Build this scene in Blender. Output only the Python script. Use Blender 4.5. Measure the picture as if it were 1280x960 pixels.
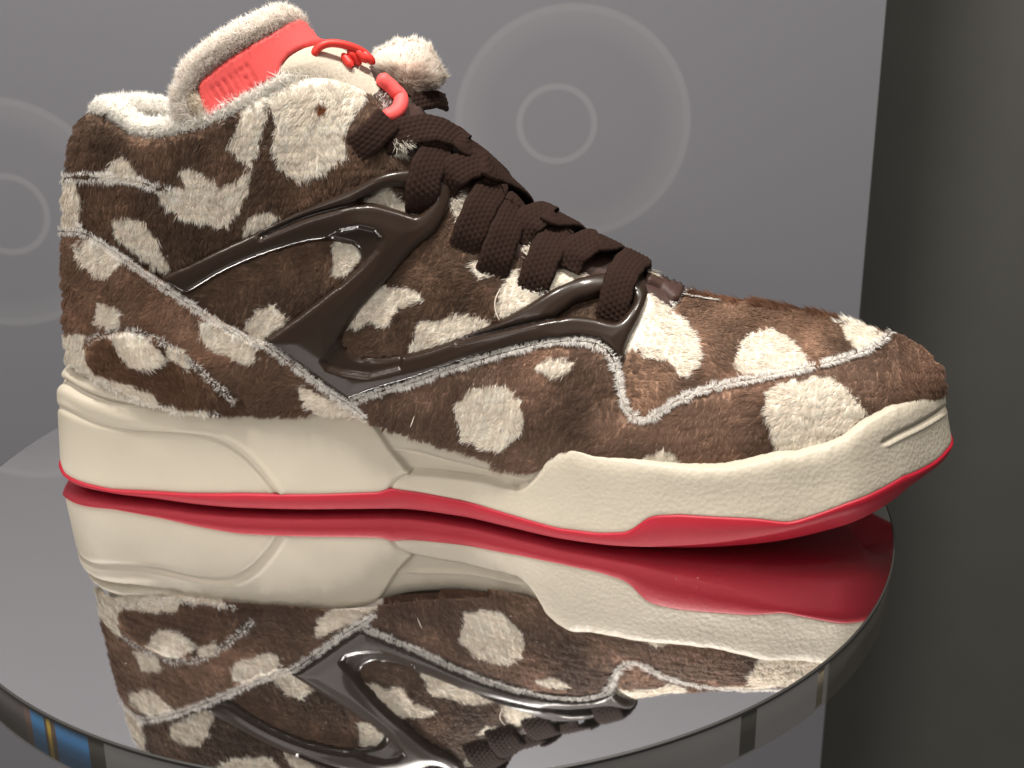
import bpy, math, random
import numpy as np
from mathutils import Vector, Matrix
from mathutils.bvhtree import BVHTree
from mathutils.geometry import delaunay_2d_cdt

sc = bpy.context.scene
for o in list(bpy.data.objects):
    bpy.data.objects.remove(o, do_unlink=True)
random.seed(7)
rng = np.random.default_rng(11)

# ------------------------------------------------------------------ camera
FPX, PITCH, ROLL = 1796.2, math.radians(21.7246), math.radians(-0.459)
CAM = np.array([0.0, -460.0, 236.0])                       # millimetres
fw = np.array([0, math.cos(PITCH), -math.sin(PITCH)])
_r = np.array([1.0, 0, 0]); _u = np.cross(_r, fw)
rt = math.cos(ROLL) * _r + math.sin(ROLL) * _u
up = -math.sin(ROLL) * _r + math.cos(ROLL) * _u
cd = bpy.data.cameras.new("camera")
cam = bpy.data.objects.new("camera", cd); sc.collection.objects.link(cam)
cam.matrix_world = Matrix(((rt[0], up[0], -fw[0], CAM[0] / 1000), (rt[1], up[1], -fw[1], CAM[1] / 1000),
                           (rt[2], up[2], -fw[2], CAM[2] / 1000), (0, 0, 0, 1)))
cd.sensor_width = 36; cd.lens = FPX / 1280 * 36
cd.clip_start = 0.01; cd.clip_end = 50
cd.dof.use_dof = True; cd.dof.focus_distance = 0.485; cd.dof.aperture_fstop = 22
sc.camera = cam

# ------------------------------------------------------------------ light
w = bpy.data.worlds.new("World"); sc.world = w; w.use_nodes = True
bg = w.node_tree.nodes["Background"]
bg.inputs[0].default_value = (1.0, 0.95, 0.90, 1); bg.inputs[1].default_value = 0.17

def area(name, loc, target, size, energy, col):
    ld = bpy.data.lights.new(name, 'AREA'); ld.shape = 'DISK'; ld.size = size; ld.energy = energy; ld.color = col
    o = bpy.data.objects.new(name, ld); sc.collection.objects.link(o)
    o.location = loc
    o.rotation_euler = (Vector(target) - Vector(loc)).to_track_quat('-Z', 'Y').to_euler()
    return o
area("ceiling_spot", (-0.10, -0.20, 1.25), (-0.02, 0.03, 0.05), 0.18, 19.5, (1.0, 0.94, 0.87))
area("ceiling_spot", (0.38, -0.12, 1.20), (0.04, 0.02, 0.05), 0.16, 8.0, (1.0, 0.93, 0.85))
area("shop_light", (-0.55, -1.30, 0.95), (0, 0.05, 0.07), 0.7, 6.0, (1.0, 0.93, 0.86))
area("display_spot", (-0.85, -0.15, 0.75), (-0.15, 0.10, 0.10), 0.20, 4.5, (1.0, 0.93, 0.86))
sc.cycles.max_bounces = 16; sc.cycles.diffuse_bounces = 7; sc.cycles.transmission_bounces = 12
sc.view_settings.view_transform = 'Standard'; sc.view_settings.look = 'None'
sc.view_settings.exposure = 0.0; sc.view_settings.gamma = 1.0; sc.view_settings.use_curve_mapping = False

# ------------------------------------------------------------------ helpers
def lin(r, g, b):
    f = lambda c: (c / 255 / 12.92) if c / 255 <= 0.04045 else ((c / 255 + 0.055) / 1.055) ** 2.4
    return (f(r), f(g), f(b))

def ray(px, py):
    px = np.asarray(px, float); py = np.asarray(py, float)
    d = fw + ((px - 640) / FPX)[..., None] * rt + ((480 - py) / FPX)[..., None] * up
    return d
def at(px, py, y):
    """photo position -> point of the vertical plane at depth y (mm)"""
    d = ray(px, py); t = (y - CAM[1]) / d[..., 1]
    return CAM + t[..., None] * d
def project(P):
    d = P - CAM; z = d @ fw
    return 640 + FPX * (d @ rt) / z, 480 - FPX * (d @ up) / z

def pchip(xs, ys):
    xs = np.array(xs, float); ys = np.array(ys, float)
    h = np.diff(xs); dl = np.diff(ys) / h
    m = np.zeros(len(xs)); m[0] = dl[0]; m[-1] = dl[-1]
    for i in range(1, len(xs) - 1):
        if dl[i - 1] * dl[i] > 0:
            w1 = 2 * h[i] + h[i - 1]; w2 = h[i] + 2 * h[i - 1]
            m[i] = (w1 + w2) / (w1 / dl[i - 1] + w2 / dl[i])
    def f(x):
        x = np.clip(np.asarray(x, float), xs[0], xs[-1])
        i = np.clip(np.searchsorted(xs, x) - 1, 0, len(xs) - 2)
        t = (x - xs[i]) / h[i]
        return ((1 + 2 * t) * (1 - t) ** 2 * ys[i] + t * (1 - t) ** 2 * h[i] * m[i]
                + t * t * (3 - 2 * t) * ys[i + 1] + t * t * (t - 1) * h[i] * m[i + 1])
    return f

def sstep(a, b, x):
    t = np.clip((x - a) / (b - a), 0, 1); return t * t * (3 - 2 * t)

def vnoise(x, y, seed=0):
    xi = np.floor(x).astype(np.int64); yi = np.floor(y).astype(np.int64)
    fx = x - xi; fy = y - yi; fx = fx * fx * (3 - 2 * fx); fy = fy * fy * (3 - 2 * fy)
    def h(a, b):
        n = (a * 374761393 + b * 668265263 + seed * 982451653) & 0x7fffffff
        n = ((n ^ (n >> 13)) * 1274126177) & 0x7fffffff
        return ((n ^ (n >> 16)) & 0xffff) / 65535.0
    return ((h(xi, yi) * (1 - fx) + h(xi + 1, yi) * fx) * (1 - fy) + (h(xi, yi + 1) * (1 - fx) + h(xi + 1, yi + 1) * fx) * fy) * 2 - 1

def inpoly(px, py, poly):
    poly = np.asarray(poly, float); px = np.asarray(px, float); py = np.asarray(py, float)
    res = np.zeros(px.shape, bool)
    x0, y0 = poly.min(0); x1, y1 = poly.max(0)
    m = (px >= x0) & (px <= x1) & (py >= y0) & (py <= y1)
    if not m.any(): return res
    qx, qy = px[m], py[m]; r = np.zeros(qx.shape, bool)
    for (ax, ay), (bx, by) in zip(poly, np.roll(poly, -1, 0)):
        c = (ay > qy) != (by > qy)
        if ay != by:
            r ^= c & (qx < (bx - ax) * (qy - ay) / (by - ay) + ax)
    res[m] = r
    return res

def seg_dist(px, py, line, closed=False):
    line = np.asarray(line, float); d = np.full(np.shape(px), 1e9)
    nxt = np.roll(line, -1, 0) if closed else line[1:]
    for (ax, ay), (bx, by) in zip(line if closed else line[:-1], nxt):
        L = (bx - ax) ** 2 + (by - ay) ** 2 + 1e-9
        t = np.clip(((px - ax) * (bx - ax) + (py - ay) * (by - ay)) / L, 0, 1)
        d = np.minimum(d, np.hypot(px - ax - t * (bx - ax), py - ay - t * (by - ay)))
    return d

def resample(line, step, closed=False):
    line = np.asarray(line, float)
    if closed: line = np.vstack([line, line[:1]])
    s = np.concatenate([[0], np.cumsum(np.linalg.norm(np.diff(line, axis=0), axis=1))])
    n = max(3, int(s[-1] / step))
    t = np.linspace(0, s[-1], n + 1)
    if closed: t = t[:-1]
    return np.stack([np.interp(t, s, line[:, k]) for k in range(line.shape[1])], 1)

def smooth_line(pts, step, closed=False):
    """Catmull-Rom through the points, resampled"""
    P = np.asarray(pts, float); n = len(P); out = []
    rngi = range(n) if closed else range(n - 1)
    for i in rngi:
        p0 = P[(i - 1) % n] if closed or i > 0 else 2 * P[0] - P[1]
        p1 = P[i]; p2 = P[(i + 1) % n]
        p3 = P[(i + 2) % n] if closed or i + 2 < n else 2 * P[-1] - P[-2]
        for t in np.linspace(0, 1, 10, endpoint=False):
            out.append(0.5 * (2 * p1 + (p2 - p0) * t + (2 * p0 - 5 * p1 + 4 * p2 - p3) * t * t + (3 * p1 - p0 - 3 * p2 + p3) * t ** 3))
    if not closed: out.append(P[-1])
    return resample(np.array(out), step, closed)

# ------------------------------------------------------------------ materials
def new_mat(name):
    m = bpy.data.materials.new(name); m.use_nodes = True
    return m, m.node_tree, m.node_tree.nodes["Principled BSDF"]
def plain(name, col, rough=0.5, metal=0.0, spec=0.5, coat=0.0, coat_rough=0.05):
    m, nt, b = new_mat(name)
    b.inputs["Base Color"].default_value = (*col, 1); b.inputs["Roughness"].default_value = rough
    b.inputs["Metallic"].default_value = metal; b.inputs["Specular IOR Level"].default_value = spec
    b.inputs["Coat Weight"].default_value = coat; b.inputs["Coat Roughness"].default_value = coat_rough
    return m
def add_noise(m, scale, strength, col_var=0.0, detail=6, dist=0.001):
    """fine relief and slight colour variation"""
    nt = m.node_tree; b = nt.nodes["Principled BSDF"]
    tc = nt.nodes.new("ShaderNodeTexCoord"); n = nt.nodes.new("ShaderNodeTexNoise")
    n.inputs["Scale"].default_value = scale; n.inputs["Detail"].default_value = detail
    nt.links.new(tc.outputs["Object"], n.inputs["Vector"])
    bp = nt.nodes.new("ShaderNodeBump"); bp.inputs["Strength"].default_value = strength; bp.inputs["Distance"].default_value = dist
    nt.links.new(n.outputs["Fac"], bp.inputs["Height"]); nt.links.new(bp.outputs["Normal"], b.inputs["Normal"])
    if col_var:
        n2 = nt.nodes.new("ShaderNodeTexNoise"); n2.inputs["Scale"].default_value = scale * 0.12; n2.inputs["Detail"].default_value = 4
        nt.links.new(tc.outputs["Object"], n2.inputs["Vector"])
        mx = nt.nodes.new("ShaderNodeMix"); mx.data_type = 'RGBA'
        c = b.inputs["Base Color"].default_value[:3]
        mx.inputs[6].default_value = (*[k * (1 - col_var) for k in c], 1); mx.inputs[7].default_value = (*[min(1, k * (1 + col_var)) for k in c], 1)
        nt.links.new(n2.outputs["Fac"], mx.inputs[0]); nt.links.new(mx.outputs[2], b.inputs["Base Color"])
    return m

def fur_mat():
    m, nt, b = new_mat("fur")
    a = nt.nodes.new("ShaderNodeAttribute"); a.attribute_name = "Col"
    nt.links.new(a.outputs["Color"], b.inputs["Base Color"])
    b.inputs["Roughness"].default_value = 0.62; b.inputs["Specular IOR Level"].default_value = 0.25
    tr = nt.nodes.new("ShaderNodeBsdfTranslucent"); nt.links.new(a.outputs["Color"], tr.inputs["Color"])
    mx = nt.nodes.new("ShaderNodeMixShader"); mx.inputs[0].default_value = 0.38
    nt.links.new(b.outputs[0], mx.inputs[1]); nt.links.new(tr.outputs[0], mx.inputs[2])
    nt.links.new(mx.outputs[0], nt.nodes["Material Output"].inputs["Surface"])
    return m
FUR = fur_mat()
def backing_mat():
    m, nt, b = new_mat("fabric_backing")
    a = nt.nodes.new("ShaderNodeAttribute"); a.attribute_name = "Col"
    nt.links.new(a.outputs["Color"], b.inputs["Base Color"])
    b.inputs["Roughness"].default_value = 0.9; b.inputs["Specular IOR Level"].default_value = 0.1
    return m
BACK = backing_mat()
CAGE = add_noise(plain("glossy_brown_plastic", lin(44, 33, 26), 0.30, spec=0.26, coat=0.15, coat_rough=0.05), 60, 0.05, 0.12)
RUBBER_RED = add_noise(plain("coral_rubber", lin(240, 92, 90), 0.55, spec=0.35), 900, 0.10, 0.05, dist=0.0005)
RUBBER_RED2 = plain("red_rubber_trim", lin(222, 58, 50), 0.42, spec=0.4)
OUT_RED = add_noise(plain("outsole_red_rubber", lin(164, 20, 42), 0.50, spec=0.4), 700, 0.18, 0.06, dist=0.0006)
LACE = add_noise(plain("brown_lace", lin(42, 28, 22), 0.85, spec=0.15), 1800, 0.25, 0.15, dist=0.0005)
STRIP = add_noise(plain("brown_synthetic_leather", lin(66, 46, 40), 0.55, spec=0.35), 1200, 0.12, 0.08, dist=0.0005)
CREAM = add_noise(plain("cream_fabric", lin(196, 185, 168), 0.85, spec=0.2), 900, 0.35, 0.06, dist=0.0008)
def midsole_mat():
    m, nt, b = new_mat("cream_midsole")
    tc = nt.nodes.new("ShaderNodeTexCoord")
    n = nt.nodes.new("ShaderNodeTexNoise"); n.inputs["Scale"].default_value = 520; n.inputs["Detail"].default_value = 5; n.inputs["Roughness"].default_value = 0.6
    v = nt.nodes.new("ShaderNodeTexVoronoi"); v.inputs["Scale"].default_value = 650
    sx = nt.nodes.new("ShaderNodeSeparateXYZ"); mr = nt.nodes.new("ShaderNodeMapRange")
    mr.inputs[1].default_value = -0.04; mr.inputs[2].default_value = 0.03; mr.inputs[3].default_value = 0.06; mr.inputs[4].default_value = 0.26
    ad = nt.nodes.new("ShaderNodeMath"); ad.operation = 'ADD'
    bp = nt.nodes.new("ShaderNodeBump"); bp.inputs["Distance"].default_value = 0.0006
    L = nt.links.new
    L(tc.outputs["Object"], n.inputs["Vector"]); L(tc.outputs["Object"], v.inputs["Vector"]); L(tc.outputs["Object"], sx.inputs[0])
    L(sx.outputs[0], mr.inputs[0]); L(n.outputs["Fac"], ad.inputs[0]); L(v.outputs["Distance"], ad.inputs[1])
    L(ad.outputs[0], bp.inputs["Height"]); L(mr.outputs[0], bp.inputs["Strength"]); L(bp.outputs[0], b.inputs["Normal"])
    n2 = nt.nodes.new("ShaderNodeTexNoise"); n2.inputs["Scale"].default_value = 45; n2.inputs["Detail"].default_value = 6
    L(tc.outputs["Object"], n2.inputs["Vector"])
    mx = nt.nodes.new("ShaderNodeMix"); mx.data_type = 'RGBA'
    mx.inputs[6].default_value = (*lin(182, 174, 157), 1); mx.inputs[7].default_value = (*lin(198, 190, 173), 1)
    L(n2.outputs["Fac"], mx.inputs[0]); L(mx.outputs[2], b.inputs["Base Color"])
    b.inputs["Roughness"].default_value = 0.48; b.inputs["Specular IOR Level"].default_value = 0.4
    return m
MID = midsole_mat()

# ------------------------------------------------------------------ object builders
def empty(name, loc=(0, 0, 0)):
    o = bpy.data.objects.new(name, None); sc.collection.objects.link(o); o.location = loc; return o
def mesh_obj(name, V, F, mat, parent=None, smooth=True, col=None, normals=None):
    V = np.asarray(V, np.float32) / 1000.0
    me = bpy.data.meshes.new(name)
    if isinstance(F, np.ndarray):
        k = F.shape[1]
        me.vertices.add(len(V)); me.vertices.foreach_set("co", V.ravel())
        me.loops.add(F.size); me.loops.foreach_set("vertex_index", F.astype(np.int32).ravel())
        me.polygons.add(len(F)); me.polygons.foreach_set("loop_start", np.arange(0, F.size, k, dtype=np.int32))
        me.polygons.foreach_set("loop_total", np.full(len(F), k, np.int32))
        me.update(calc_edges=True); me.validate()
    else:
        me.from_pydata(V.tolist(), [], F); me.update()
    me.polygons.foreach_set("use_smooth", np.full(len(me.polygons), bool(smooth)))
    if col is not None:
        a = me.attributes.new("Col", 'FLOAT_COLOR', 'POINT')
        c = np.ones((len(V), 4), np.float32); c[:, :3] = col; a.data.foreach_set("color", c.ravel())
    if normals is not None:
        me.normals_split_custom_set_from_vertices(np.asarray(normals, np.float32))
    me.materials.append(mat)
    o = bpy.data.objects.new(name, me); sc.collection.objects.link(o)
    if parent is not None: o.parent = parent
    return o
def grid_faces(nu, nv, closed_u=False):
    i = np.arange(nu if closed_u else nu - 1)[:, None]; j = np.arange(nv - 1)[None, :]
    a = i * nv + j; b = ((i + 1) % nu) * nv + j
    return np.stack([a, b, b + 1, a + 1], -1).reshape(-1, 4)
def vert_normals(V, F):
    V = np.asarray(V, float); N = np.zeros_like(V)
    fn = np.cross(V[F[:, 1]] - V[F[:, 0]], V[F[:, 2]] - V[F[:, 0]])
    for k in range(F.shape[1]): np.add.at(N, F[:, k], fn)
    return N / (np.linalg.norm(N, axis=1, keepdims=True) + 1e-12)
def unit(a): return a / (np.linalg.norm(a, axis=-1, keepdims=True) + 1e-12)

# ------------------------------------------------------------------ the setting: backdrop
def box(name, lo, hi, mat, parent=None):
    x0, y0, z0 = lo; x1, y1, z1 = hi
    V = [(x0, y0, z0), (x1, y0, z0), (x1, y1, z0), (x0, y1, z0), (x0, y0, z1), (x1, y0, z1), (x1, y1, z1), (x0, y1, z1)]
    F = [(0, 3, 2, 1), (4, 5, 6, 7), (0, 1, 5, 4), (1, 2, 6, 5), (2, 3, 7, 6), (3, 0, 4, 7)]
    return mesh_obj(name, V, F, mat, parent, smooth=False)
YP = 262.0
def panel_mat():
    m, nt, b = new_mat("grey_printed_panel")
    L = nt.links.new
    tc = nt.nodes.new("ShaderNodeTexCoord"); sx = nt.nodes.new("ShaderNodeSeparateXYZ"); L(tc.outputs["Object"], sx.inputs[0])
    def math_(op, a, b_=None, clamp=False):
        n = nt.nodes.new("ShaderNodeMath"); n.operation = op; n.use_clamp = clamp
        for i, v in enumerate((a, b_)):
            if v is None: continue
            if isinstance(v, (int, float)): n.inputs[i].default_value = v
            else: L(v, n.inputs[i])
        return n.outputs[0]
    def rng_(v, a, b_, c, d):
        n = nt.nodes.new("ShaderNodeMapRange"); n.interpolation_type = 'SMOOTHSTEP'
        L(v, n.inputs[0])
        for i, k in enumerate((a, b_, c, d)): n.inputs[i + 1].default_value = k
        return n.outputs[0]
    total = None
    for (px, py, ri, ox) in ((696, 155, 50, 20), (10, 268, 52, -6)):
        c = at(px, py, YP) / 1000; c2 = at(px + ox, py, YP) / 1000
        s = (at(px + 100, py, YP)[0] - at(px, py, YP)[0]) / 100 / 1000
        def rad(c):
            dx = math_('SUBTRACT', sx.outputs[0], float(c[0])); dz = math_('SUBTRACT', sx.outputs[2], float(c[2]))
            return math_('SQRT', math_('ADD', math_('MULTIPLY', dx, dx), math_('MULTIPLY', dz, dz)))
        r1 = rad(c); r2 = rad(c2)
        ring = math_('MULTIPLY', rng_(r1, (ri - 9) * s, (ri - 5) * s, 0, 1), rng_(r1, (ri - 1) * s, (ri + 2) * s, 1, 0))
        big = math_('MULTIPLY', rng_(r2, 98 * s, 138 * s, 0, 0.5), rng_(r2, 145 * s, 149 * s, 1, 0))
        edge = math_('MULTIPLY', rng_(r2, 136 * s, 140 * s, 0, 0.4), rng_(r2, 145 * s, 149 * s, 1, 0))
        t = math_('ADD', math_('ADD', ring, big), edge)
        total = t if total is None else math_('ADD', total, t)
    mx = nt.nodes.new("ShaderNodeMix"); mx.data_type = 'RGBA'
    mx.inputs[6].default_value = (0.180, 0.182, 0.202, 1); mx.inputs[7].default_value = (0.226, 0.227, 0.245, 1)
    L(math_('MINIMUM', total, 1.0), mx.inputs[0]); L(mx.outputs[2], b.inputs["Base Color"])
    b.inputs["Roughness"].default_value = 0.42; b.inputs["Specular IOR Level"].default_value = 0.5
    n = nt.nodes.new("ShaderNodeTexNoise"); n.inputs["Scale"].default_value = 350; n.inputs["Detail"].default_value = 3
    L(tc.outputs["Object"], n.inputs["Vector"])
    bp = nt.nodes.new("ShaderNodeBump"); bp.inputs["Strength"].default_value = 0.05; bp.inputs["Distance"].default_value = 0.0005
    L(n.outputs["Fac"], bp.inputs["Height"]); L(bp.outputs[0], b.inputs["Normal"])
    return m
xe = (at(1108, 0, YP)[0] + at(1026, 950, YP)[0]) / 2
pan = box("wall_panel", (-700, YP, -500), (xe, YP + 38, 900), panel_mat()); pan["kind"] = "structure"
wallm = add_noise(plain("dark_wall_paint", (0.078, 0.078, 0.070), 0.7), 200, 0.05, 0.1)
wl = box("wall", (-900, YP + 150, -600), (1200, YP + 170, 1000), wallm); wl["kind"] = "structure"

# ------------------------------------------------------------------ mirrored display disc
DC = np.array([-33.1, 20.6]); DR = 169.7
disc = empty("display_disc", (DC[0] / 1000, DC[1] / 1000, 0))
disc["label"] = "round mirror-topped display disc under the sneaker"; disc["category"] = "display stand"
def ring_mesh(name, prof, mat, n=256, parent=None, a0=0, a1=2 * math.pi, smooth=True, flip=False):
    full = abs(a1 - a0 - 2 * math.pi) < 1e-6
    A = np.linspace(a0, a1, n, endpoint=not full)
    V = np.array([[p[0] * math.cos(a), p[0] * math.sin(a), p[1]] for a in A for p in prof])
    F = grid_faces(n, len(prof), full)
    if flip: F = F[:, ::-1]
    return mesh_obj(name, V, F, mat, parent, smooth)
def mirror_mat():
    m, nt, b = new_mat("mirror")
    b.inputs["Base Color"].default_value = (0.85, 0.85, 0.86, 1); b.inputs["Metallic"].default_value = 1
    tc = nt.nodes.new("ShaderNodeTexCoord"); n = nt.nodes.new("ShaderNodeTexNoise")
    n.inputs["Scale"].default_value = 9; n.inputs["Detail"].default_value = 8
    nt.links.new(tc.outputs["Object"], n.inputs["Vector"])
    mr = nt.nodes.new("ShaderNodeMapRange"); mr.inputs[1].default_value = 0.3; mr.inputs[2].default_value = 0.8
    mr.inputs[3].default_value = 0.012; mr.inputs[4].default_value = 0.05
    nt.links.new(n.outputs["Fac"], mr.inputs[0]); nt.links.new(mr.outputs[0], b.inputs["Roughness"])
    v = nt.nodes.new("ShaderNodeTexVoronoi"); v.inputs["Scale"].default_value = 260; v.inputs["Randomness"].default_value = 1
    nt.links.new(tc.outputs["Object"], v.inputs["Vector"])
    n3 = nt.nodes.new("ShaderNodeTexNoise"); n3.inputs["Scale"].default_value = 30; n3.inputs["Detail"].default_value = 5
    nt.links.new(tc.outputs["Object"], n3.inputs["Vector"])
    m3 = nt.nodes.new("ShaderNodeMapRange"); m3.inputs[1].default_value = 0.42; m3.inputs[2].default_value = 0.75; m3.inputs[3].default_value = 0.0; m3.inputs[4].default_value = 0.13
    nt.links.new(n3.outputs["Fac"], m3.inputs[0])
    lt = nt.nodes.new("ShaderNodeMath"); lt.operation = 'LESS_THAN'; nt.links.new(v.outputs["Distance"], lt.inputs[0]); nt.links.new(m3.outputs[0], lt.inputs[1])
    mu = nt.nodes.new("ShaderNodeMath"); mu.operation = 'MULTIPLY'; mu.inputs[1].default_value = 0.22; nt.links.new(lt.outputs[0], mu.inputs[0])
    ad = nt.nodes.new("ShaderNodeMath"); ad.operation = 'ADD'; ad.inputs[1].default_value = 0.006; nt.links.new(mu.outputs[0], ad.inputs[0])
    df = nt.nodes.new("ShaderNodeBsdfDiffuse"); df.inputs["Color"].default_value = (0.55, 0.53, 0.5, 1)
    mxs = nt.nodes.new("ShaderNodeMixShader"); nt.links.new(ad.outputs[0], mxs.inputs[0]); nt.links.new(b.outputs[0], mxs.inputs[1]); nt.links.new(df.outputs[0], mxs.inputs[2])
    nt.links.new(mxs.outputs[0], nt.nodes["Material Output"].inputs["Surface"])
    return m
MIR = mirror_mat()
top = ring_mesh("mirror_top", [(0.01, 0), (60, 0), (DR - 0.5, 0), (DR - 0.5, -1.0), (0.01, -1.0)], MIR, parent=disc, smooth=False)
edge = ring_mesh("rim_trim", [(DR - 0.45, -0.1), (DR + 0.1, -0.3), (DR + 0.1, -1.3), (DR - 1.2, -1.3), (DR - 0.45, -0.1)], plain("dark_rim_line", (0.03, 0.028, 0.026), 0.4), parent=disc, smooth=False)
def clear_mat():
    m, nt, b = new_mat("clear_acrylic")
    g = nt.nodes.new("ShaderNodeBsdfGlossy"); g.inputs["Roughness"].default_value = 0.06
    t = nt.nodes.new("ShaderNodeBsdfTransparent"); t.inputs["Color"].default_value = (0.88, 0.87, 0.84, 1)
    d = nt.nodes.new("ShaderNodeBsdfDiffuse"); d.inputs["Color"].default_value = (0.42, 0.40, 0.36, 1)
    m1 = nt.nodes.new("ShaderNodeMixShader"); m1.inputs[0].default_value = 0.05
    nt.links.new(t.outputs[0], m1.inputs[1]); nt.links.new(d.outputs[0], m1.inputs[2])
    m2 = nt.nodes.new("ShaderNodeMixShader"); m2.inputs[0].default_value = 0.05
    nt.links.new(m1.outputs[0], m2.inputs[1]); nt.links.new(g.outputs[0], m2.inputs[2])
    nt.links.new(m2.outputs[0], nt.nodes["Material Output"].inputs["Surface"])
    return m
RH = 15.0
rim = ring_mesh("rim_band", [(DR - 0.9, -1.4), (DR - 0.6, -1.4), (DR - 0.6, -1.4 - RH), (DR - 0.9, -1.4 - RH), (DR - 0.9, -1.4)], clear_mat(), parent=disc, flip=True)
def stripe(px0, px1, py, col, rough=0.5, r=DR - 1.6):  # plain coloured strip set just inside the clear rim band
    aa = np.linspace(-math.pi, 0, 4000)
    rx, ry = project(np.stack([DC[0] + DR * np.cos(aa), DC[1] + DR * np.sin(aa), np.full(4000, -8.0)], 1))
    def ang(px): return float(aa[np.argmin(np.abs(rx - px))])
    ring_mesh("stripe", [(r, -1.45), (r + 0.4, -1.45), (r + 0.4, -1.3 - RH), (r, -1.3 - RH)], plain("coloured_stripe", col, rough), n=24, parent=disc, a0=ang(px0), a1=ang(px1))
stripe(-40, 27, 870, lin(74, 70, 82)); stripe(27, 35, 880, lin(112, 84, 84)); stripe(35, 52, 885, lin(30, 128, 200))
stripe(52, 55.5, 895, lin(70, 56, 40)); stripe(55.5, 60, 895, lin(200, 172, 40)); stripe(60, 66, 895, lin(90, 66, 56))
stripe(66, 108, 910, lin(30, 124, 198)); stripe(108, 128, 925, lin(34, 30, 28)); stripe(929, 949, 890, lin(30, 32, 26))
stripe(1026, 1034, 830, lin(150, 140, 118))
bk = box("bracket", (-60 - DC[0], 100 - DC[1], -34), (60 - DC[0] - 60, YP - DC[1] - 0.5, -1.5), plain("bracket_metal", (0.2, 0.19, 0.17), 0.4, 0.8), disc)

# ------------------------------------------------------------------ the form of the foot (a last) that the panels lie on
yN = pchip([-163, -162.5, -161, -158, -152, -145, -135, -128, -115, -100, -80, -57, -35, -7, 20, 50, 85, 105, 120, 132, 142, 148, 151, 152.5],
           [46, 42, 38, 34, 29, 25.5, 21.5, 19, 14.5, 11, 8, 6.5, 2, -6, -14, -21.5, -24.5, -23.5, -18, -10.5, -1, 5.5, 10, 14])
yF = pchip([-163, -162.5, -161, -158, -152, -145, -135, -128, -115, -100, -80, -57, -35, -7, 20, 50, 85, 105, 120, 132, 142, 148, 151, 152.5],
           [46, 50, 54, 58, 63, 66, 70, 72, 75, 77, 77, 75, 72, 69, 67, 64, 60, 55, 48, 40, 30, 23, 18, 14])
yC = pchip([-163, -60, 0, 40, 80, 120, 152.5], [46, 38, 30, 24, 20, 16, 14])
zT = pchip([-163, -100, -78, -70, -60, -46, -31, -21, -10, 3, 17, 28, 42, 59, 73, 102, 130, 145, 150, 152.5],
           [262, 225, 184, 172, 162, 153, 139, 130, 120, 107, 99, 93, 86, 77, 74, 70, 63, 56, 51, 44])
pE = pchip([-163, -70, -40, 0, 36, 70, 152.5], [3.6, 3.2, 2.4, 1.9, 1.8, 2.2, 2.4])
XB = pchip([25, 44, 61, 83, 107, 119, 133, 140, 262], [-166, -165, -163.5, -161.5, -159, -156.5, -152.5, -147, -140])
Z0 = 25.0
def heel_shift(x, z): return (XB(z) + 163) * (1 - sstep(-163, -105, x))
def surf(x, th, side):
    e = 2 / pE(x); c = np.cos(th) ** e; s = np.sin(th) ** e
    yb = np.where(side < 0, yN(x), yF(x))
    y = yC(x) + (yb - yC(x)) * c; z = Z0 + (zT(x) - Z0) * s
    return np.stack(np.broadcast_arrays(x + heel_shift(x, z), y, z), -1)
def surf_z(x, z, side):
    s = np.clip((z - Z0) / (zT(x) - Z0), 0, 1); p = pE(x)
    yb = np.where(side < 0, yN(x), yF(x))
    y = yC(x) + (yb - yC(x)) * (1 - s ** p) ** (1 / p)
    return np.stack(np.broadcast_arrays(x + heel_shift(x, z), y, z), -1)
XS = np.concatenate([-163 + 40 * (1 - np.cos(np.linspace(0, np.pi / 2, 50))) ** 1.0, np.linspace(-122, 110, 200), 152.5 - 41.5 * (1 - np.sin(np.linspace(0, np.pi / 2, 60)[1:]))])
NT = 130
TH = np.concatenate([np.linspace(0, np.pi / 2, NT)])
Vn = surf(XS[:, None], TH[None, :], -1).reshape(-1, 3)
Vf = surf(XS[:, None], TH[None, ::-1], 1).reshape(-1, 3)
VB = np.concatenate([Vn.reshape(len(XS), NT, 3), Vf.reshape(len(XS), NT, 3)[:, 1:]], 1)
NV = VB.shape[1]; VB = VB.reshape(-1, 3); FB = grid_faces(len(XS), NV)
NB = vert_normals(VB, FB)
if ((NB * (VB - np.array([0, 35, 60]))).sum(1)).mean() < 0: NB = -NB; FB = FB[:, ::-1]
bvh = BVHTree.FromPolygons([Vector(v) for v in VB], [tuple(f) for f in FB.tolist()])

def drape(px, py, off=0.0):
    """lay photo positions on the last; returns points and outward normals"""
    px = np.atleast_1d(np.asarray(px, float)); py = np.atleast_1d(np.asarray(py, float))
    off = np.broadcast_to(off, px.shape)
    D = unit(ray(px, py)); P = np.empty((len(px), 3)); N = np.empty((len(px), 3)); o = Vector(CAM)
    for i in range(len(px)):
        d = Vector(D[i]); h = bvh.ray_cast(o, d)
        if h[0] is None:
            q = CAM + D[i] * ((20 - CAM[1]) / D[i][1]); h = bvh.find_nearest(Vector(q))
        idx = h[2]; f = FB[idx]
        p = np.array(h[0]); wt = 1 / (np.linalg.norm(VB[f] - p, axis=1) + 1e-3)
        n = (NB[f] * wt[:, None]).sum(0); n /= np.linalg.norm(n) + 1e-12
        P[i] = p; N[i] = n
    return P + N * off[:, None], N

def drape_to(px, py, off):
    """as drape, but the raised point itself falls on the photo position"""
    px = np.atleast_1d(np.asarray(px, float)); py = np.atleast_1d(np.asarray(py, float)); qx = px.copy(); qy = py.copy()
    for _ in range(5):
        P, N = drape(qx, qy, off); ax, ay = project(P)
        qx = qx + 0.8 * (px - ax); qy = qy + 0.8 * (py - ay)
    return drape(qx, qy, off)

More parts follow.
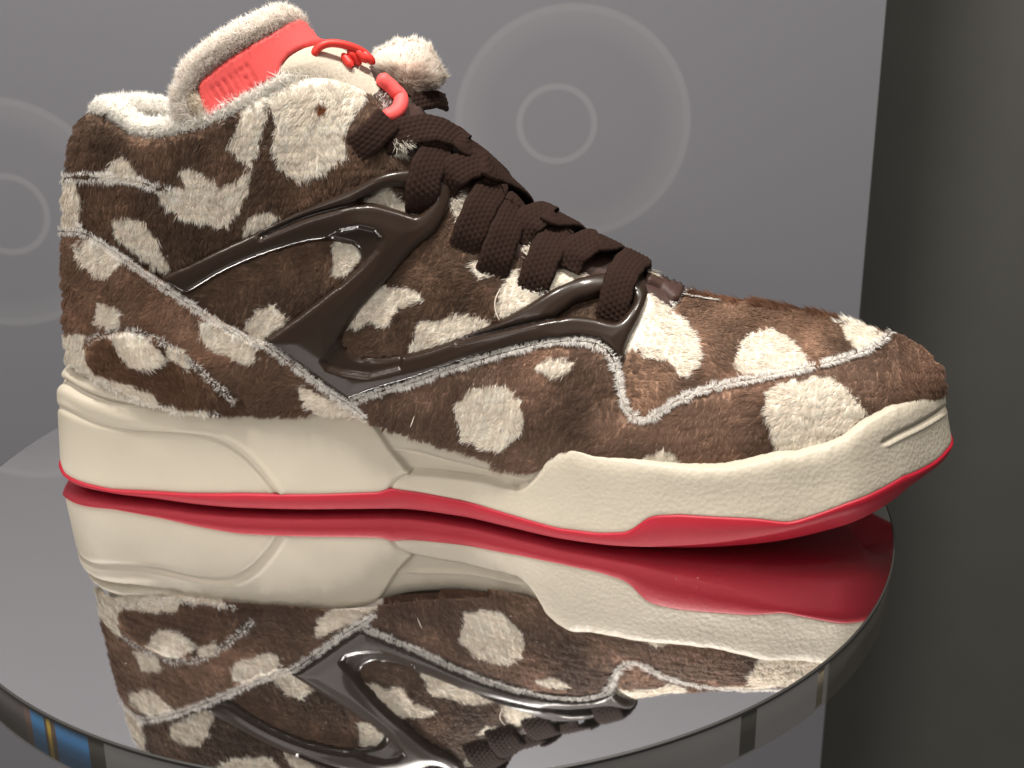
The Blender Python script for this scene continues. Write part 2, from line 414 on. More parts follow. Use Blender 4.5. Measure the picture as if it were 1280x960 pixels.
# ------------------------------------------------------------------ colour map of the spotted plush
WHITE = [
 [(125,216),(145,203),(160,190),(172,202),(187,217),(182,226),(150,222)],
 [(312,122),(338,110),(333,150),(323,190),(314,204),(298,190),(288,178),(300,152)],
 [(229,210),(245,204),(262,214),(278,228),(300,220),(318,203),(314,235),(305,255),(292,272),(281,282),(265,274),(245,272),(225,262),(208,246),(202,232),(232,228)],
 [(338,104),(370,92),(400,84),(440,90),(458,108),(447,140),(432,168),(434,192),(400,215),(372,223),(352,207),(343,182),(346,150),(336,130)],
 [(60,222),(105,220),(108,275),(95,285),(60,278)],
 [(145,270),(165,263),(190,273),(205,300),(216,330),(211,340),(190,326),(160,300),(150,286)],
 [(305,292),(314,268),(332,258),(352,264),(345,276),(325,286)],
 [(102,305),(112,296),(140,300),(161,323),(147,340),(139,347),(120,335),(105,318)],
 [(132,373),(161,379),(160,402),(148,406),(128,402)],
 [(60,308),(82,308),(81,332),(60,330)],
 [(253,395),(300,410),(327,430),(324,446),(308,449),(280,436),(258,421)],
 [(378,476),(395,485),(430,500),(457,515),(470,530),(440,534),(412,525),(393,510),(380,494)],
 [(60,416),(118,411),(113,430),(118,453),(137,464),(160,472),(197,484),(206,498),(262,506),(262,520),(190,520),(150,500),(110,478),(60,460)],
 [(143,412),(175,411),(200,424),(216,444),(196,456),(171,451),(155,435)],
 [(214,424),(240,434),(243,458),(228,448),(214,440)],
 [(418,300),(442,300),(452,316),(446,336),(426,346),(417,341)],
 [(306,407),(328,381),(345,379),(367,395),(342,419),(330,428)],
 [(436,406),(455,378),(470,365),(482,355),(500,358),(520,361),(536,373),(515,381),(500,389),(490,402),(480,409),(465,398),(450,407)],
 [(514,440),(518,412),(530,399),(548,396),(570,392),(590,389),(614,401),(600,416),(560,430)],
 [(632,352),(650,333),(657,360),(690,345),(703,318),(715,333),(757,342),(735,352),(690,370),(640,396),(618,390)],
 [(543,213),(560,228),(590,244),(587,262),(572,280),(565,258),(558,240)],
 [(450,256),(485,232),(500,241),(522,268),(490,264)],
 [(483,165),(500,158),(514,180),(502,194),(484,192)],
 [(640,300),(655,296),(664,318),(652,322),(645,312)], [(590,328),(612,322),(620,345),(600,350)],
 [(615,475),(640,480),(656,498),(659,520),(650,542),(632,556),(606,556),(585,545),(573,522),(576,498),(590,480)],
 [(670,456),(690,446),(710,449),(724,452),(712,462),(700,469),(689,466)],
 [(798,580),(812,562),(835,556),(853,567),(855,592),(830,592)],
 [(672,590),(690,573),(716,563),(716,570),(694,582)],
 [(960,490),(985,479),(1036,471),(1056,490),(1077,512),(1062,530),(1040,545),(1010,560),(972,565),(962,545),(956,515)],
 [(783,430),(799,405),(820,388),(845,395),(865,420),(873,440),(869,462),(855,475),(845,466),(830,450),(805,448)],
 [(917,440),(930,420),(960,413),(976,420),(1001,448),(1006,463),(960,472),(925,470),(914,460)],
 [(1047,410),(1072,397),(1100,402),(1112,412),(1096,430),(1070,441),(1051,430)],
 [(790,354),(815,352),(838,378),(842,388),(820,394),(800,416),(786,440),(770,452),(784,400)],
 [(930,372),(990,382),(1050,390),(1040,384),(980,374)],
]
BROWNSPOT = [(394, 127), (404, 127), (409, 137), (402, 142), (396, 138)]
def fur_color(px, py, base, jitter=1.6, n=None):
    """per-hair colour of the printed plush"""
    k = len(px); r = rng
    wob_x = vnoise(px / 9, py / 9, 3) * 1.6; wob_y = vnoise(px / 9, py / 9, 4) * 1.6
    qx = px + wob_x + r.normal(0, jitter * 0.5, k); qy = py + wob_y + r.normal(0, jitter * 0.5, k)
    white = np.zeros(k, bool)
    for p in WHITE: white |= inpoly(qx, qy, p)
    tone = vnoise(px / 48, py / 48, 8) * 1.1 + vnoise(px / 18, py / 18, 9) * 0.35 + r.normal(0, 0.30, k)
    base = np.array(base)[None]
    c = base * np.exp(0.46 * tone)[:, None]
    pale = r.random(k) < 0.06; c[pale] *= 1.6
    red = (vnoise(px / 40, py / 40, 21) * 0.5 + 0.5)[:, None]
    c = c * (1 + red * np.array([[0.07, 0.0, -0.04]]))
    wcol = np.array(lin(242, 232, 218))[None] * np.exp(0.10 * r.normal(0, 1, k) + 0.08 * vnoise(px / 12, py / 12, 5))[:, None]
    c = np.where(white[:, None], wcol, c)
    b = inpoly(px, py, BROWNSPOT); c[b] = np.array(lin(130, 80, 48))
    return np.clip(c, 0.004, 0.92), white

# ------------------------------------------------------------------ fur strands (real geometry)
def strands(name, P, N, F, px, py, col, parent, length=4.2, width=0.30, lift=0.45, clump=0.55, swirl=0.6, cell=9.0, lenvar=0.18, droop=0.20, up_mix=0.93):
    n = len(P)
    if n == 0: return None
    F = unit(F - (F * N).sum(1, keepdims=True) * N)
    B = np.cross(N, F)
    a = swirl * (vnoise(px / 26, py / 26, 31) + 0.6 * vnoise(px / 9, py / 9, 32)) + rng.normal(0, 0.20, n)
    # clumps: strands lean together towards the middle of their cell
    gx = np.floor(px / cell); gy = np.floor(py / cell)
    best = np.full(n, 1e9); cx = px.copy(); cy = py.copy(); cid = np.zeros(n)
    for dx in (-1, 0, 1):
        for dy in (-1, 0, 1):
            ix = (gx + dx).astype(np.int64); iy = (gy + dy).astype(np.int64)
            h1 = ((ix * 73856093) ^ (iy * 19349663)) & 0xffff; h2 = ((ix * 83492791) ^ (iy * 29349671)) & 0xffff
            qx = (ix + h1 / 65535) * cell; qy = (iy + h2 / 65535) * cell
            d = (qx - px) ** 2 + (qy - py) ** 2; m = d < best
            best = np.where(m, d, best); cx = np.where(m, qx, cx); cy = np.where(m, qy, cy); cid = np.where(m, (h1 + h2) % 997 / 997, cid)
    a = a + (cid - 0.5) * 0.9 * clump
    D = F * np.cos(a)[:, None] + B * np.sin(a)[:, None]
    L = length * (1 + lenvar * rng.normal(0, 1, n)).clip(0.45, 1.7) * (0.8 + 0.4 * cid)
    lf = (lift + rng.normal(0, 0.09, n) + 0.18 * (cid - 0.5)).clip(0.06, 1.25)
    d1 = unit(D * np.cos(lf + 0.14)[:, None] + N * np.sin(lf + 0.14)[:, None])
    d2 = unit(D * np.cos(lf - droop)[:, None] + N * np.sin(lf - droop)[:, None])
    pull = np.stack([(cx - px) * 0.28, np.zeros(n), -(cy - py) * 0.28], 1)
    pull = (pull - (pull * N).sum(1, keepdims=True) * N) * clump
    p0 = P - N * 0.15; p1 = p0 + d1 * (L * 0.5)[:, None] + pull * 0.35; p2 = p1 + d2 * (L * 0.5)[:, None] + pull * 0.65
    W = unit(np.cross(d1, N) + rng.normal(0, 0.35, (n, 3))) * (width * 0.5 * rng.uniform(0.7, 1.3, n))[:, None]
    V = np.stack([p0 - W, p0 + W, p1 - W * 0.85, p1 + W * 0.85, p2], 1).reshape(-1, 3)
    o = np.arange(n)[:, None] * 5
    T = np.concatenate([o + np.array([[0, 1, 3]]), o + np.array([[0, 3, 2]]), o + np.array([[2, 3, 4]])], 1).reshape(-1, 3)
    hn1 = unit(np.cross(W, d1)); hn1 *= np.sign((hn1 * N).sum(1, keepdims=True) + 1e-9)
    hn2 = unit(np.cross(W, d2)); hn2 *= np.sign((hn2 * N).sum(1, keepdims=True) + 1e-9)
    n1 = unit(N * up_mix + hn1 * (1 - up_mix) + unit(W) * rng.normal(0, 0.15, n)[:, None]); n2 = unit(N * up_mix + hn2 * (1 - up_mix) + 0.25 * d2)
    NN = np.stack([n1, n1, n1, n1, n2], 1).reshape(-1, 3)
    C = np.repeat(col[:, None, :], 5, 1)
    C[:, 4] = np.clip(C[:, 4] * 1.22, 0, 0.95)
    ob = mesh_obj(name, V, T, FUR, parent, True, C.reshape(-1, 3), NN)
    ob["kind"] = "stuff"
    return ob
def sample_tris(V, F, density, keep=None):
    a = V[F[:, 0]]; b = V[F[:, 1]]; c = V[F[:, 2]]
    ar = 0.5 * np.linalg.norm(np.cross(b - a, c - a), axis=1)
    cnt = rng.poisson(ar * density); idx = np.repeat(np.arange(len(F)), cnt)
    u = rng.random(len(idx)); v = rng.random(len(idx)); m = u + v > 1; u[m] = 1 - u[m]; v[m] = 1 - v[m]
    return idx, 1 - u - v, u, v

# ------------------------------------------------------------------ a patch of material cut to an outline and laid on the last
def cut(outline, holes=(), spacing=4.0, bstep=None):
    bstep = bstep or spacing * 0.8
    rings = [resample(outline, bstep, True)] + [resample(h, bstep, True) for h in holes]
    pts = []; edges = []
    for r in rings:
        k = len(pts); pts += [tuple(p) for p in r]; edges += [(k + i, k + (i + 1) % len(r)) for i in range(len(r))]
    nb = len(pts)
    x0, y0 = rings[0].min(0); x1, y1 = rings[0].max(0)
    gx, gy = np.meshgrid(np.arange(x0, x1, spacing), np.arange(y0, y1, spacing * 0.87))
    gx = gx + (np.arange(gx.shape[0]) % 2)[:, None] * spacing * 0.5
    gx = gx.ravel() + rng.uniform(-0.15, 0.15, gx.size) * spacing; gy = gy.ravel() + rng.uniform(-0.15, 0.15, gy.size) * spacing
    ok = inpoly(gx, gy, rings[0])
    for r in rings[1:]: ok &= ~inpoly(gx, gy, r)
    d = np.full(gx.shape, 1e9)
    for r in rings: d = np.minimum(d, seg_dist(gx, gy, r, True)) if len(r) < 60 else np.minimum(d, seg_dist(gx, gy, r[::2], True))
    ok &= d > spacing * 0.55
    pts += list(zip(gx[ok].tolist(), gy[ok].tolist()))
    res = delaunay_2d_cdt([Vector((float(p[0]), float(p[1]))) for p in pts], edges, [], 0, 1e-4, True)
    Q = np.array([(v.x, v.y) for v in res[0]]); T = np.array([f for f in res[2] if len(f) == 3])
    c = Q[T].mean(1); ok = inpoly(c[:, 0], c[:, 1], rings[0])
    for r in rings[1:]: ok &= ~inpoly(c[:, 0], c[:, 1], r)
    T = T[ok]
    dist = np.full(len(Q), 1e9)
    for r in rings: dist = np.minimum(dist, seg_dist(Q[:, 0], Q[:, 1], r, True))
    return Q, T, dist
def boundary(T):
    E = np.concatenate([T[:, [0, 1]], T[:, [1, 2]], T[:, [2, 0]]])
    key = {}
    for a, b in E.tolist():
        key[(a, b)] = 1
    return [(a, b) for (a, b) in key if (b, a) not in key]
def patch(name, Q, T, height, mat, parent, col=None, skirt=1.5):
    P, N = drape(Q[:, 0], Q[:, 1]); V = P + N * np.asarray(height)[:, None]
    fn = np.cross(V[T[:, 1]] - V[T[:, 0]], V[T[:, 2]] - V[T[:, 0]])
    if (fn * N[T[:, 0]]).sum() < 0: T = T[:, ::-1]
    be = boundary(T); bv = sorted({a for e in be for a in e}); mp = {v: len(V) + i for i, v in enumerate(bv)}
    V2 = np.vstack([V, V[bv] - N[bv] * skirt]); F2 = np.vstack([T, [(b, a, mp[a]) for a, b in be], [(b, mp[a], mp[b]) for a, b in be]])
    c2 = None if col is None else np.vstack([col, col[bv]])
    o = mesh_obj(name, V2, F2, mat, parent, True, c2)
    return o, V, T, N

def fur_panel(name, outline, base, off, flow, parent, dens=8.0, length=4.2, lift=0.45, puff=1.0, spacing=5.0, swirl=0.6, holes=(), nofur=(), seams=(), clump=0.55, label=None, width=0.21):
    ol = smooth_line(outline, 3.0, True) if len(outline) > 8 else np.array(outline, float)
    Q, T, dist = cut(ol, holes, spacing)
    h = off + puff * (1 - np.exp(-dist / 14)) - 0.6 * np.exp(-dist / 5)
    for nf in nofur: h = h - 1.6 * np.where(inpoly(Q[:, 0], Q[:, 1], nf), 1.0, 0.0)
    c, _ = fur_color(Q[:, 0], Q[:, 1], base, 0.5)
    o, V, T, N = patch(name, Q, T, h, BACK, parent, c * 0.95)
    idx, a, b, cc = sample_tris(V, T, dens)
    f = T[idx]; W3 = np.stack([a, b, cc], 1)
    P = (V[f] * W3[:, :, None]).sum(1); Nn = unit((N[f] * W3[:, :, None]).sum(1)); q = (Q[f] * W3[:, :, None]).sum(1)
    keep = np.ones(len(q), bool)
    for nf in nofur: keep &= ~inpoly(q[:, 0], q[:, 1], nf) | inpoly(q[:, 0], q[:, 1], CAGE_H1) | inpoly(q[:, 0], q[:, 1], CAGE_H2)
    P, Nn, q = P[keep], Nn[keep], q[keep]
    col, wh = fur_color(q[:, 0], q[:, 1], base)
    Fv = np.array([flow(x, y) for x, y in q]) if callable(flow) else np.broadcast_to(np.array(flow, float), P.shape)
    strands("fur", P, Nn, Fv, q[:, 0], q[:, 1], col, o, length, width, lift, clump, swirl)
    for s in seams: seam(s, off + 1.0, o)
    if label: o["label"] = label
    return o

def seam(line, off, parent, dens=15.0, width_mm=2.0, length=1.7, grey=0.14):
    """cut edge of the plush: a fuzzy pale line of short fibres"""
    L = smooth_line(line, 1.0)
    n = int(len(L) * dens * 0.29 * width_mm)
    t = rng.uniform(0, len(L) - 1.001, n); i = t.astype(int); f = (t - i)[:, None]
    c = L[i] * (1 - f) + L[i + 1] * f; tg = unit(L[i + 1] - L[i]); nr = np.stack([-tg[:, 1], tg[:, 0]], 1)
    wv = width_mm / 0.29 * 0.5 * (0.75 + 0.5 * vnoise(t / 14, t * 0, 77))
    s = rng.normal(0, 0.45, n) * wv
    q = c + nr * s[:, None]
    kp = vnoise(t / 9, t * 0 + 9, 55) + 0.5 * vnoise(t / 30, t * 0, 56) + rng.normal(0, .25, n) > -0.85
    t, i, s, c, tg, nr, q = t[kp], i[kp], s[kp], c[kp], tg[kp], nr[kp], q[kp]; n = len(t)
    P, N = drape(q[:, 0], q[:, 1], off)
    d2 = nr * np.sign(s)[:, None] * 0.8 + tg * rng.normal(0.2, 0.6, n)[:, None]
    F = np.stack([d2[:, 0], np.zeros(n), -d2[:, 1]], 1)
    g = vnoise(t / 22, t * 0 + 3, 51) * 0.5 + 0.5
    k = np.where(rng.random(n) < grey * (0.3 + 1.2 * g), rng.uniform(0.25, 0.5, n), rng.uniform(0.8, 0.92, n))
    col = k[:, None] * np.array([[1.0, 0.965, 0.91]])
    o = strands("seam_fuzz", P, N, F, q[:, 0], q[:, 1], col, parent, length, 0.2, 0.2, 0.4, 0.6)
    return o

# ------------------------------------------------------------------ the sneaker
shoe = empty("sneaker", (0, 0.02, 0))
shoe.location = (0, 0, 0)
shoe["label"] = "brown and cream spotted plush high-top sneaker standing on the mirror disc"; shoe["category"] = "sneaker"

# outline of the sole seen from above (mm), near side and far side
sN = pchip([-172, -171.6, -170, -167, -160, -150, -130, -115, -100, -70, -44, -20, 0, 16, 32, 49, 70, 90, 110, 130, 145, 153, 157, 158.5],
           [46, 40.5, 35.5, 31, 25.5, 21.5, 16, 11.5, 8.5, 6.5, 6.5, 0.5, -9.5, -18, -24, -29, -33, -35, -32.5, -21.5, -6, 5, 13, 20])
sF = pchip([-172, -171.6, -170, -167, -160, -150, -130, -115, -100, -70, -44, -20, 0, 16, 32, 49, 70, 90, 110, 130, 145, 153, 157, 158.5],
           [46, 51, 55, 59, 64, 69, 77, 81, 83, 83, 80, 78, 76, 75, 74, 73, 71, 68, 62, 50, 38, 30, 24.5, 20])
xs_n = np.concatenate([-172 + 22 * (1 - np.cos(np.linspace(0, np.pi / 2, 60))), np.linspace(-149.4, 128, 430), 158.5 - 30 * (1 - np.sin(np.linspace(0, np.pi / 2, 90)[1:]))])
xs_f = xs_n[::-4][1:-1]
LOOP = np.concatenate([np.stack([xs_n, sN(xs_n)], 1), np.stack([xs_f, sF(xs_f)], 1)])
near_mask = np.concatenate([np.ones(len(xs_n), bool), np.zeros(len(xs_f), bool)])
tang = unit(np.roll(LOOP, -1, 0) - np.roll(LOOP, 1, 0)); ONRM = np.stack([tang[:, 1], -tang[:, 0]], 1)
if ((LOOP - LOOP.mean(0)) * ONRM).sum(1).mean() < 0: ONRM = -ONRM
def unproj_line(pts):
    out = []
    for px, py in pts:
        y = 10.0
        for _ in range(12):
            p = at(px, py, y); y = 0.5 * y + 0.5 * float(sN(p[0]))
        out.append((p[0], p[2]))
    out.sort(); xs = [o[0] for o in out]; zs = [o[1] for o in out]
    def f(x):
        return sum(w_ * np.interp(np.asarray(x, float) + o_, xs, zs) for o_, w_ in ((-2.4, .12), (-1.2, .23), (0, .3), (1.2, .23), (2.4, .12)))
    return f
z_top0 = unproj_line([(96,466),(130,488),(180,503),(250,511),(330,513),(400,511),(458,519),(500,533),(560,552),(600,563),(645,582),(662,588),(678,578),(692,570),(715,566),(740,575),(800,581),(860,588),(905,589),(945,583),(972,577),(985,576),(997,577),(1030,569),(1062,558),(1080,547),(1095,537),(1130,518)])
z_bor0 = unproj_line([(105,601),(140,611),(200,614),(300,616),(420,616),(478,614),(484,610),(490,608),(497,611),(540,617),(600,630),(660,648),(700,659),(750,665),(785,664),(797,657),(806,648),(818,643),(850,642),(900,645),(945,647),(975,651),(985,652),(1000,648),(1060,626),(1130,591)])
z_top = lambda x: np.where(x < -150, np.interp(x, [-172, -166, -150], [45.0, 43.5, float(z_top0(-150.0))]), np.where(x > 131, np.interp(x, [131, 145, 153, 158.5], [float(z_top0(131.0)), 48, 46, 43.5]), z_top0(x)))
z_bor = lambda x: np.where(x < -150, np.interp(x, [-172, -168, -160, -150], [7.0, 5.2, 4.8, float(z_bor0(-150.0))]), np.where(x > 131, np.interp(x, [131, 145, 153, 158.5], [float(z_bor0(131.0)), 24.5, 24.5, 24.0]), z_bor0(x)))
XL = LOOP[:, 0]; zt_ = z_top(XL); zb_ = z_bor(XL)
# smooth the far side a little
NVs = 84
vv = np.linspace(0, 1, NVs)
Zg = zb_[:, None] + (zt_ - zb_)[:, None] * vv[None]
flare = 1.4 * (1 - vv)[None] ** 2 - 1.9 * vv[None] ** 12 - 0.5 * np.exp(-vv / 0.03)[None]
heelw = (1 - sstep(-165, -90, XL))[:, None]
toew = sstep(60, 120, XL)[:, None]
lean = -(vv[None] * 3.0) * toew - heelw * 0.8 * vv[None] - 3.2 * sstep(0.62, 1.0, vv)[None] * (1 - sstep(-171, -135, XL))[:, None]
off = flare + lean
G = np.concatenate([LOOP[:, None, :] + ONRM[:, None, :] * off[..., None], Zg[..., None]], 2)
gpx, gpy = project(G)
nm = near_mask[:, None] & np.ones_like(vv, bool)[None]
disp = np.zeros_like(off)
def groove(line, depth, wpx, smooth=True):
    l = smooth_line(line, 3.0) if smooth else np.array(line, float)
    d = seg_dist(gpx, gpy, l); return depth * np.exp(-(d / wpx) ** 2)
def region(poly, amount, soft):
    d = seg_dist(gpx, gpy, poly, True); s = np.where(inpoly(gpx, gpy, poly), d, -d)
    return amount * sstep(-soft, soft, s)
# rolled lips round the heel
fade = 1 - sstep(140, 250, gpx)
disp += groove([(70,474),(84,480),(105,492),(140,503),(200,511)], -1.9, 4.0) * fade
disp += groove([(66,462),(84,467),(106,480),(135,492),(180,502)], 1.1, 8.0) * fade
disp += groove([(70,487),(84,492),(110,507),(150,521),(190,528),(240,533)], 0.7, 8.0) * (1 - sstep(120, 300, gpx))
disp += groove([(70,508),(82,514),(115,528),(160,537),(220,541),(262,547),(292,561),(318,585),(345,618)], -0.9, 3.6)
disp += groove([(110,522),(150,533),(220,537),(265,542),(298,556),(325,581),(352,616)], 0.5, 3.2) * sstep(90, 190, gpx)
disp += region([(60,516),(82,516),(115,531),(160,541),(220,544),(262,550),(290,565),(315,588),(342,622),(342,640),(60,640)], -0.5 * sstep(90, 160, gpx), 5)
# midfoot recess with its facets
disp += region([(462,524),(490,566),(512,592),(548,594),(600,601),(645,612),(662,603),(678,582),(690,560),(470,510)], -1.7, 2.5)
disp += region([(490,564),(520,568),(560,579),(610,592),(655,603),(645,612),(600,601),(548,594),(512,592)], -0.9, 2.5)
disp += groove([(490,565),(520,568),(560,579),(610,592),(655,604)], 0.5, 2.2)
disp += groove([(512,592),(502,595),(494,601),(488,610)], -1.0, 2.4)
disp += groove([(512,592),(548,594),(600,601),(645,612),(664,602),(676,586)], -0.8, 2.2)
# toe slot
disp += groove([(1106,553),(1128,541),(1150,530),(1172,517),(1195,500)], -1.3, 2.8)
disp += groove([(1110,557),(1130,547),(1152,536),(1174,523),(1197,507)], 0.35, 2.0)
# crimped top edge where the plush meets the sole, slight hand-made unevenness
disp += (0.2 * vnoise(gpx / 7, gpx * 0, 61) * sstep(0.8, 1.0, vv)[None]) * (gpx > 700)
disp += 0.15 * vnoise(gpx / 45, gpy / 30, 62)
disp = disp * (1 - sstep(1176, 1188, gpx))
same_x = np.array([int(np.argmin(np.abs(xs_n - x))) for x in LOOP[:, 0]])   # the far side carries the same mouldings
off2 = off + np.where(nm, disp, disp[same_x])
G = np.concatenate([LOOP[:, None, :] + ONRM[:, None, :] * off2[..., None], Zg[..., None]], 2)
n_l = len(LOOP)
V = G.reshape(-1, 3); F = grid_faces(n_l, NVs, True)
# top shelf closing the sole under the foot
rings = []
XCL = np.clip(XL, -140, 125); ctr = np.stack([XCL, 0.5 * (sN(XCL) + sF(XCL))], 1)
for k, (ins, dz) in enumerate(((0.12, 0.3), (0.35, -2.0), (1.0, -4.0))):
    xy = G[:, -1, :2] * (1 - ins) + ctr * ins
    rings.append(np.concatenate([xy, (G[:, -1, 2] + dz)[:, None]], 1))
base = len(V); V = np.vstack([V] + rings)
idx_top = np.arange(n_l) * NVs + NVs - 1
prev = idx_top
F = [F]
for k in range(3):
    cur = base + k * n_l + np.arange(n_l)
    F.append(np.stack([prev, np.roll(prev, -1), np.roll(cur, -1), cur], 1)); prev = cur
F = np.vstack(F)
vn = vert_normals(V, F)
if (vn[:n_l * NVs, :2].reshape(n_l, NVs, 2) * ONRM[:, None]).sum() < 0: F = F[:, ::-1]
mid = mesh_obj("midsole", V, F, MID, shoe)

# outsole: side band, bevelled underside
z_edge = pchip([-172, -168, -155, -140, 0, 30, 42, 55, 70, 90, 112, 140, 158.5], [4.6, 3.4, 2.7, 2.4, 2.6, 3.2, 4.2, 6.2, 8.8, 13.6, 18.4, 21.6, 20.8])
zc = lambda x: np.where(x > 30, 0.00135 * (x - 30) ** 2, np.where(x < -150, 0.004 * (x + 150) ** 2, 0)) + np.where((x > -45) & (x < 5), 0.6, 0)
ze = np.minimum(z_edge(XL), zb_ - 1.2)
prof = [(0.6, None, 'b'), (1.3, 0.35, 'm'), (1.2, None, 'e')]
R = []
nrm = ONRM
def ring_at(o, z): return np.concatenate([LOOP + nrm * o, np.broadcast_to(z, XL.shape)[:, None]], 1)
R.append(ring_at(-1.5, zb_ + 0.2)); R.append(ring_at(1.35, zb_ + 0.15)); R.append(ring_at(1.9, zb_ - 0.5))
R.append(ring_at(1.6, zb_ * 0.5 + ze * 0.5)); R.append(ring_at(1.0, ze)); R.append(ring_at(-0.5, ze - 0.25 * np.minimum(ze - zc(XL), 3)))
def toward(fr, z):
    xy = LOOP * (1 - fr) + ctr * fr; return np.concatenate([xy, np.broadcast_to(z, XL.shape)[:, None]], 1)
zcc = np.minimum(zc(XL), ze)
R.append(toward(0.10, zcc * 0.75 + ze * 0.25)); R.append(toward(0.20, zcc)); R.append(toward(0.5, zcc)); R.append(toward(1.0, zcc))
V = np.stack(R, 1); nr_ = len(R)
F = grid_faces(n_l, nr_, True); V = V.reshape(-1, 3)
vn = vert_normals(V, F).reshape(n_l, nr_, 3)
if (vn[:, 3, :2] * ONRM).sum() < 0: F = F[:, ::-1]
outs = mesh_obj("outsole", V, F, OUT_RED, shoe)
zmin = V[:, 2].min()

# ---- base shell of the upper (carries the far side)
zcolN = pchip([-165, -150, -140, -125, -108, -89, -78, -62, -40, 200], [139, 138, 136, 133, 136, 145, 150, 156, 300, 300])
zcolF = pchip([-165, -150, -140, -125, -108, -89, -78, -62, -52, -40, 200], [139, 138, 136, 133, 134, 140, 146, 152, 156, 300, 300])
VV = VB.reshape(len(XS), NV, 3)
isnear = (np.arange(NV) < NT)
lim = np.where(isnear[None], zcolN(XS)[:, None], zcolF(XS)[:, None]) - 4.0
okv = ((VV[..., 2] < lim) & (VV[..., 2] > z_top(XS)[:, None] - np.where(XS < -135, 14.0, 3.0)[:, None])).ravel()
Fk = FB[okv[FB].all(1)]
bpx, bpy_ = project(VB)
cB, _ = fur_color(bpx, bpy_, lin(92, 66, 50), 0.5)
VS = VB - NB * 2.0
used = np.unique(Fk); mp = np.full(len(VB), -1); mp[used] = np.arange(len(used))
shell = mesh_obj("upper_shell", VS[used], mp[Fk], BACK, shoe, True, cB[used] * 0.8)
# plush on the side turned away from the lens
Tk = np.concatenate([Fk[:, [0, 1, 2]], Fk[:, [0, 2, 3]]])
facing = ((NB * (CAM - VB)).sum(1) / np.linalg.norm(CAM - VB, axis=1))
far = (facing[Tk].mean(1) < 0.30) & (VB[Tk][..., 2].mean(1) > 30)
far &= ~((np.abs(VB[Tk][..., 1].mean(1) - yC(VB[Tk][..., 0].mean(1))) < 16) & (VB[Tk][..., 0].mean(1) < 50))
Tk = Tk[far]
idx, a, b, c = sample_tris(VB, Tk, 3.2); f = Tk[idx]; W3 = np.stack([a, b, c], 1)[:, :, None]
P = (VB[f] * W3).sum(1); N = unit((NB[f] * W3).sum(1)); q = np.stack(project(P), 1)
q2 = np.where(N[:, 1:2] > 0.3, np.stack([P[:, 0] * 3.4, P[:, 2] * -3.4], 1) + 2000, q)
col, _ = fur_color(q[:, 0] + np.where(N[:, 1] > 0.5, 3000, 0), q[:, 1], lin(104, 74, 56))
sp = (vnoise(q2[:, 0] / 60, q2[:, 1] / 60, 90) > 0.35) & (N[:, 1] > 0.5); col[sp] = np.array(lin(222, 210, 194))
strands("fur", P, N, np.broadcast_to(np.array([-0.5, 0, -0.6]), P.shape), q[:, 0], q[:, 1], col, shell, 4.2, 0.36, 0.45, 0.5, 0.6)

# ---- cage outlines first: no plush grows under the plastic
CAGE_OUT = [(206,346),(225,333),(239,327),(279,307),(320,288),(360,268),(400,250),(437,235),(467,220),(487,214),(510,212),(535,217),(553,226),(562,240),(560,262),(545,290),(520,310),
 (490,345),(476,359),(453,384),(442,399),(433,412),(430,422),(433,431),(440,438),(453,444),(476,445),(497,442),(529,436),(561,426),(593,413),(616,404),(638,393),(660,381),(690,363),(714,353),(732,348),(757,346),(780,349),(797,357),(805,365),(807,376),
 (800,398),(790,418),(782,436),(775,456),(757,446),(737,438),(714,436),(690,437),(651,443),(620,449),(600,453),(554,470),(499,487),(460,497),(439,500),(424,490),(387,463),(359,443),(330,424),
 (338,418),(371,394),(395,376),(420,356),(436,343),(450,328),(452,317),(444,307),(425,302),(405,300),(390,301),(369,306),(340,315),(309,327),(278,342),(241,364),(228,362)]
CAGE_H1 = [(449,252),(462,244),(475,238),(487,234),(500,235),(520,238),(535,240),(539,248),(535,258),(521,269),(509,266),(487,259),(468,254)]
CAGE_H2 = [(697,397),(708,388),(720,380),(732,377),(750,372),(775,370),(788,378),(782,392),(768,405),(740,399),(716,396)]
def shrink(poly, k=3.0):
    p = np.array(poly, float); n = np.roll(p, -1, 0) - np.roll(p, 1, 0); n = unit(np.stack([n[:, 1], -n[:, 0]], 1))
    q = p + n * k
    ar = lambda z: abs((z[:, 0] * np.roll(z[:, 1], -1) - z[:, 1] * np.roll(z[:, 0], -1)).sum())
    return q if ar(q) < ar(p) else p - n * k

BR_DARK, BR_MID, BR_WARM, BR_LIGHT = lin(106, 86, 72), lin(112, 91, 77), lin(128, 103, 86), lin(118, 96, 82)
# quarter under the cage and laces
quarter = fur_panel("quarter_panel", [(195,330),(260,290),(340,255),(420,225),(480,200),(500,180),(530,192),(560,212),(592,240),(640,292),(672,318),(705,322),(760,338),(800,350),(815,360),(800,400),(785,450),(700,470),(600,480),(500,500),(440,508),(350,450),(260,400)],
   BR_DARK, 0.2, (-0.75, 0, -0.5), shoe, dens=14, length=2.0, lift=0.18, puff=1.2, nofur=[shrink(CAGE_OUT, 1.5)], swirl=0.9)
# toe box
toe = fur_panel("toe_box", [(775,460),(790,415),(803,375),(801,356),(815,362),(834,384),(842,378),(852,367),(872,365),(910,372),(1000,384),(1060,392),(1105,404),(1140,424),(1150,440),(1100,455),(1000,490),(900,505),(840,530),(800,545),(775,520)],
   BR_WARM, 0.4, (0.55, 0, -0.35), shoe, dens=16, length=1.9, lift=0.20, puff=1.2, swirl=0.8)
seam([(900,371),(872,365),(853,368),(843,379),(836,386)], 1.8, toe, dens=10, grey=0.4)
